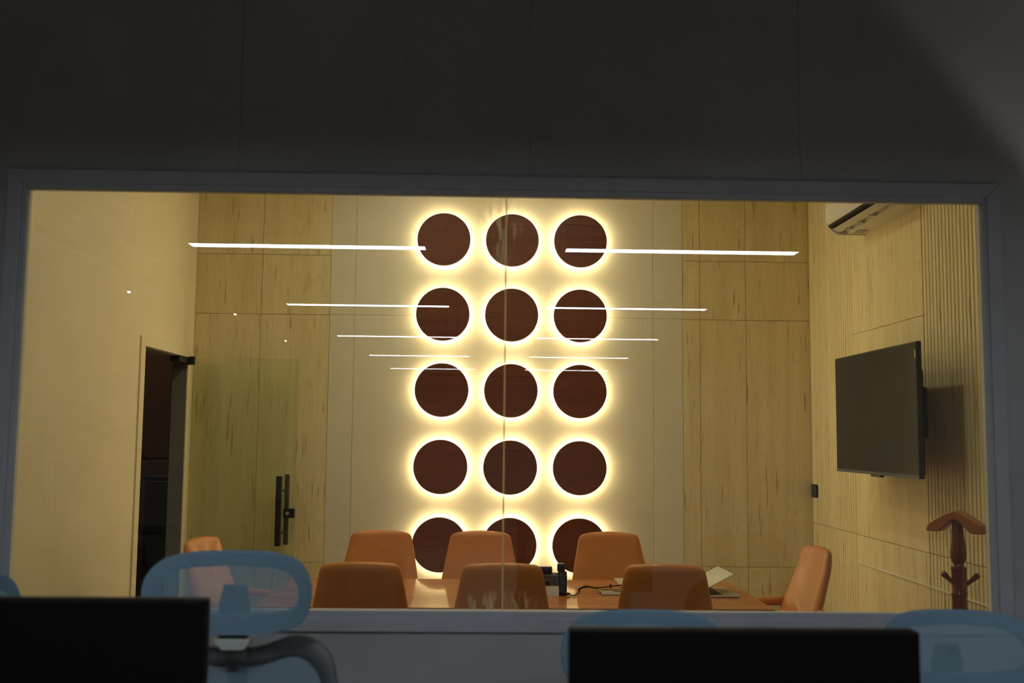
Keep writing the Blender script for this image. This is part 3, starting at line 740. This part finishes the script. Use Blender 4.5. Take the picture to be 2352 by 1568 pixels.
def mesh_chair(x, dz, label, ztilt=0.0, y=2.31):
    """faces the camera (-Y). dz lowers or raises seat and back; headrest centre about z = 1.262+dz"""
    t = thing('mesh_office_chair', label, 'office chair', (x, y, 0), ztilt, 'blue mesh office chairs behind the desk')
    hz = 1.262+dz
    HO = outline_pts([(0, .086), (.095, .083), (.150, .066), (.178, .025), (.176, -.028), (.150, -.066), (.085, -.090), (0, -.095)])
    HI = outline_pts([(0, .053), (.080, .050), (.124, .040), (.146, .010), (.142, -.026), (.112, -.040), (.066, -.047), (0, -.049)])
    hb = lambda X, Z: -.055*(abs(X)/.18)**2.2 + .25*Z*abs(Z)*2
    bm = bmesh.new(); shell_ring(bm, HO, HI, .005, hb); h = part('headrest', bm, M_HFRAME, t, 'all'); h.location = (0, 0, hz)
    bm = bmesh.new(); fill_sheet(bm, [Vector((p.x*.992, 0, p.z*.985)) for p in HO], hb, (0, 0), -.0065); s_ = part('mesh_panel', bm, M_MESHL, h, 'all', label='see-through blue mesh')
    bm = bmesh.new(); prism(bm, [(-.024, .010), (.024, .010), (.034, -.03), (.030, -.155), (-.030, -.155), (-.034, -.03)], 'Y', .012, .028, .003); part('headrest_stem', bm, M_GREYPL, h)
    # bracket between headrest and back
    bm = bmesh.new(); prism(bm, [(-.036, -.003), (.042, -.003), (.038, -.016), (.026, -.026), (-.018, -.026), (-.034, -.012)], 'Y', -.012, .03, .002); q = part('bracket', bm, M_LTGREY, t); q.location = (0, 0, hz-.100)
    # backrest
    bz = 1.135+dz
    BO = outline_pts([(0, .0), (.06, .004), (.135, .030), (.195, .018), (.232, -.045), (.238, -.20), (.225, -.36), (.17, -.50), (.07, -.545), (0, -.55)], 6)
    BI = outline_pts([(0, -.045), (.055, -.042), (.12, -.022), (.165, -.030), (.195, -.075), (.200, -.20), (.190, -.35), (.145, -.46), (.06, -.50), (0, -.505)], 6)
    bb = lambda X, Z: -.06*(abs(X)/.24)**2 + .03 - .10*math.exp(-((Z+.38)/.16)**2)*.5
    bm = bmesh.new(); shell_ring(bm, BO, BI, .011, bb); f = part('backrest_frame', bm, M_GREYPL, t, 'all'); f.location = (0, .01, bz)
    BM = [Vector((p.x*1.03, 0, p.z+.004)) for p in BI]
    bm = bmesh.new(); fill_sheet(bm, BM, bb, (0, -.25), -.004, 12); g = part('backrest_mesh', bm, M_MESHB, f, 'all')
    bm = bmesh.new(); tube(bm, smooth_path([(0, .06, .43+dz+.02), (0, .11, .52+dz), (0, .10, .80+dz), (0, .075, 1.02+dz), (0, .045, 1.115+dz)]), [.022]*24+[.018], 12); part('spine', bm, M_GREYPL, t, 'all')
    # seat
    sz = .50+dz
    bm = bmesh.new()
    rings = []
    for (yy, wv, tv) in ((-.005, .20, .012), (-.02, .235, .03), (-.15, .25, .036), (-.32, .25, .036), (-.44, .235, .03), (-.47, .20, .012)):
        rings.append([Vector((wv*abs(math.cos(a))**.6*(1 if math.cos(a) >= 0 else -1), yy, sz + tv*abs(math.sin(a))**.8*(1 if math.sin(a) >= 0 else -1))) for a in [2*math.pi*i/24 for i in range(24)]])
    loft(bm, rings); part('seat', bm, M_FAB, t, 'all')
    for s in (-1, 1):
        boxpart('armrest', (s*.29-.04, -.33, sz+.135), (s*.29+.04, -.12, sz+.16), M_GREYPL, t, .01, 2)
        bm = bmesh.new(); tube(bm, smooth_path([(s*.29, -.22, sz+.14), (s*.29, -.22, sz+.02), (s*.26, -.22, sz-.05), (s*.10, -.22, sz-.05)]), .014, 10); part('arm_post', bm, M_GREYPL, t, 'all')
    boxpart('mechanism', (-.10, -.34, sz-.075), (.10, .07, sz-.036), M_BMETAL, t, .01, 2)
    bm = bmesh.new(); lathe(bm, [(.024, .10), (.024, sz-.07)], 16, (0, -.22)); part('gas_column', bm, M_BMETAL, t, True)
    bm = bmesh.new(); lathe(bm, [(.05, .07), (.05, .10), (.035, .12)], 16, (0, -.22))
    for q in range(5):
        a = 2*math.pi*q/5+.5; c, s = math.cos(a), math.sin(a)
        loft(bm, [[Vector((c*rr - s*wv*u, -.22 + s*rr + c*wv*u, z + h2*v)) for u, v in ((-1, -1), (1, -1), (1, 1), (-1, 1))] for rr, z, h2, wv in ((.03, .085, .018, .026), (.30, .068, .010, .016))])
    part('star_base', bm, M_GREYPL, t)
    for q in range(5):
        a = 2*math.pi*q/5+.5; c, s = math.cos(a), math.sin(a)
        bm = bmesh.new(); p = Vector((c*.30, -.22+s*.30, .028)); ax = Vector((-s, c, 0))
        tube(bm, [p-ax*.024, p-ax*.006], .028, 14); tube(bm, [p+ax*.006, p+ax*.024], .028, 14); tube(bm, [p, p+Vector((0, 0, .045))], .007, 8); tube(bm, [p-ax*.01, p+ax*.01], .008, 8)
        part('caster', bm, M_BLACK, t, True)
    return t
mesh_chair(onY(533, 1360, 2.30).x, .0, 'blue mesh office chair with high headrest before the glass door side')
mesh_chair(onY(1474, 1450, 2.30).x, -.122, 'blue mesh office chair mostly hidden by the right monitor')
mesh_chair(onY(2187, 1470, 2.30).x, -.118, 'blue mesh office chair at the far right corner, beside the right monitor')
mesh_chair(onY(70, 1370, 2.55).x-.18, -.080, 'blue mesh office chair cut off by the left edge of view', 0, 2.56)

# office pendants (their mirror images float in the window)
def pendant():
    t = thing('pendant_lamp', '', 'pendant lamp', (0, 0, 0), 0, 'linear white pendants of the open office')
    bm = bmesh.new()
    for a, b in (((-.604, -.052, -.002), (.604, -.047, .07)), ((-.604, .047, -.002), (.604, .052, .07)), ((-.604, -.047, -.002), (-.600, .047, .07)), ((.600, -.047, -.002), (.604, .047, .07)), ((-.604, -.052, .066), (.604, .052, .07))): box(bm, a, b)
    part('housing', bm, M_BMETAL, t)
    boxpart('diffuser', (-.600, -.047, -.001), (.600, .047, .010), E_PEND, t)
    for s in (-1, 1):
        bm = bmesh.new(); tube(bm, [(s*.45, 0, .07), (s*.45, 0, CH-2.567)], .012, 8); part('hanger_rod', bm, M_BMETAL, t)
    return t
p0 = pendant(); first = True
yg = PY
ordn = ['nearest to', 'second from', 'third from', 'fourth from', 'farthest from']
for c, (xb, nm) in enumerate(((-.923, 'left'), (1.001, 'right'))):
    for i in range(5):
        yv = 5.26+i*2.385
        p = p0 if first else copy_tree(p0); first = False
        p.location = (xb+.0155*(yv-5.26), 2*yg-yv, 2.566)
        p['label'] = 'white linear pendant of the %s office row, %s the window wall' % (nm, ordn[i])
# small hanging spots, office left
ordn = ['nearest to the window wall', 'in the middle of the three', 'farthest from the window wall']
for i, (x, yv) in enumerate(((-2.55, 7.35), (-2.11, 8.65), (-2.15, 11.05))):
    s_ = thing('hanging_spot', 'small warm hanging spot at office left, %s' % ordn[i], 'spot lamp', (x, 2*PY-yv, 2.60), 0, 'small hanging spots at the left of the office')
    bm = bmesh.new(); tube(bm, [(0, 0, .10), (0, .0, .006)], .020, 16); part('barrel', bm, M_BMETAL, s_, True)
    bm = bmesh.new(); tube(bm, [(0, 0, CH-2.60), (0, 0, .09)], .005, 8); part('stem', bm, M_BMETAL, s_)
    bm = bmesh.new(); lathe(bm, [(.002, -.004), (.007, -.002), (.009, .002), (.009, .008)], 16); part('lens', bm, E_SPOT, s_)
# slim dark rails with short lit inserts high at office left
E_CLIP = emit('rail_insert_light', (1, .85, .5), 0.9)
for nm, x, ya, yb in (('nearer to the desks', -2.39, .75, -4.6), ('farther out to the left', -2.84, .3, -2.2)):
    t = thing('ceiling_rail', 'slim dark ceiling rail with short lit inserts, %s' % nm, 'rail', (x, 0, 2.85), 0, 'slim rails under the office ceiling')
    boxpart('rail', (-.03, yb, 0), (.03, ya, .05), M_BMETAL, t, .002)
    for k_ in range(3): boxpart('lit_insert', (-.008, ya-.35-k_*.72, -.004), (.008, ya-.25-k_*.72, .001), E_CLIP, t)
    for y in (ya-.15, yb+.15):
        bm = bmesh.new(); tube(bm, [(0, y, .04), (0, y, CH-2.85)], .006, 8); part('hanger_rod', bm, M_BMETAL, t)
# potted palm at the left of the office (only its mirror image shows)
pp = thing('potted_palm', 'leafy green potted palm at the left side of the office', 'plant', (-2.9, -.7, 0))
bm = bmesh.new(); lathe(bm, [(.15, 0), (.20, .05), (.23, .42), (.21, .42), (.19, .38), (.01, .37)], 28, cap=False); part('pot', bm, M_POT, pp, True)
for k_ in range(11):
    a = k_*2.4; c, s2 = math.cos(a), math.sin(a); L_ = .55+.25*random.random(); top_ = 1.35+.45*random.random()
    st = smooth_path([(0, 0, .37), (c*.05, s2*.05, .9), (c*.16, s2*.16, top_), (c*L_*.6, s2*L_*.6, top_+.22), (c*L_, s2*L_, top_+.05)], 6)
    bm = bmesh.new(); tube(bm, st, .006, 5)
    for q in range(11, len(st)-1):
        p = st[q]; d = (st[q+1]-st[q-1]).normalized(); sd = d.cross(Vector((0, 0, 1))).normalized()
        for sg in (-1, 1):
            l = .20*(1-.5*(q-11)/(len(st)-11)); tip = p + sd*sg*l + d*l*.5 + Vector((0, 0, -.05))
            v = [bm.verts.new(x_) for x_ in (p-d*.008, p+d*.008, (p+tip)/2+d*.014+Vector((0, 0, .02)), tip, (p+tip)/2-d*.012+Vector((0, 0, .02)))]
            bm.faces.new(v)
    part('frond', bm, M_LEAF, pp)

# unseen uplighter body, added to carry the spot right of the desk
wx = thing('added_uplighter', 'added slim black uplighter, out of view at the right, washing the wall above the window', 'floor lamp', (washer.location.x, washer.location.y, 0))
bm = bmesh.new(); lathe(bm, [(.02, 1.50), (.055, 1.51), (.068, 1.56), (.064, 1.56), (.050, 1.52), (.01, 1.515)], 24, cap=False); part('shade', bm, M_BMETAL, wx, True)
bm = bmesh.new(); lathe(bm, [(.012, .02), (.012, 1.51)], 14); part('pole', bm, M_BMETAL, wx, True)
bm = bmesh.new(); lathe(bm, [(.13, 0), (.13, .012), (.02, .025)], 28); part('base', bm, M_BMETAL, wx, True)
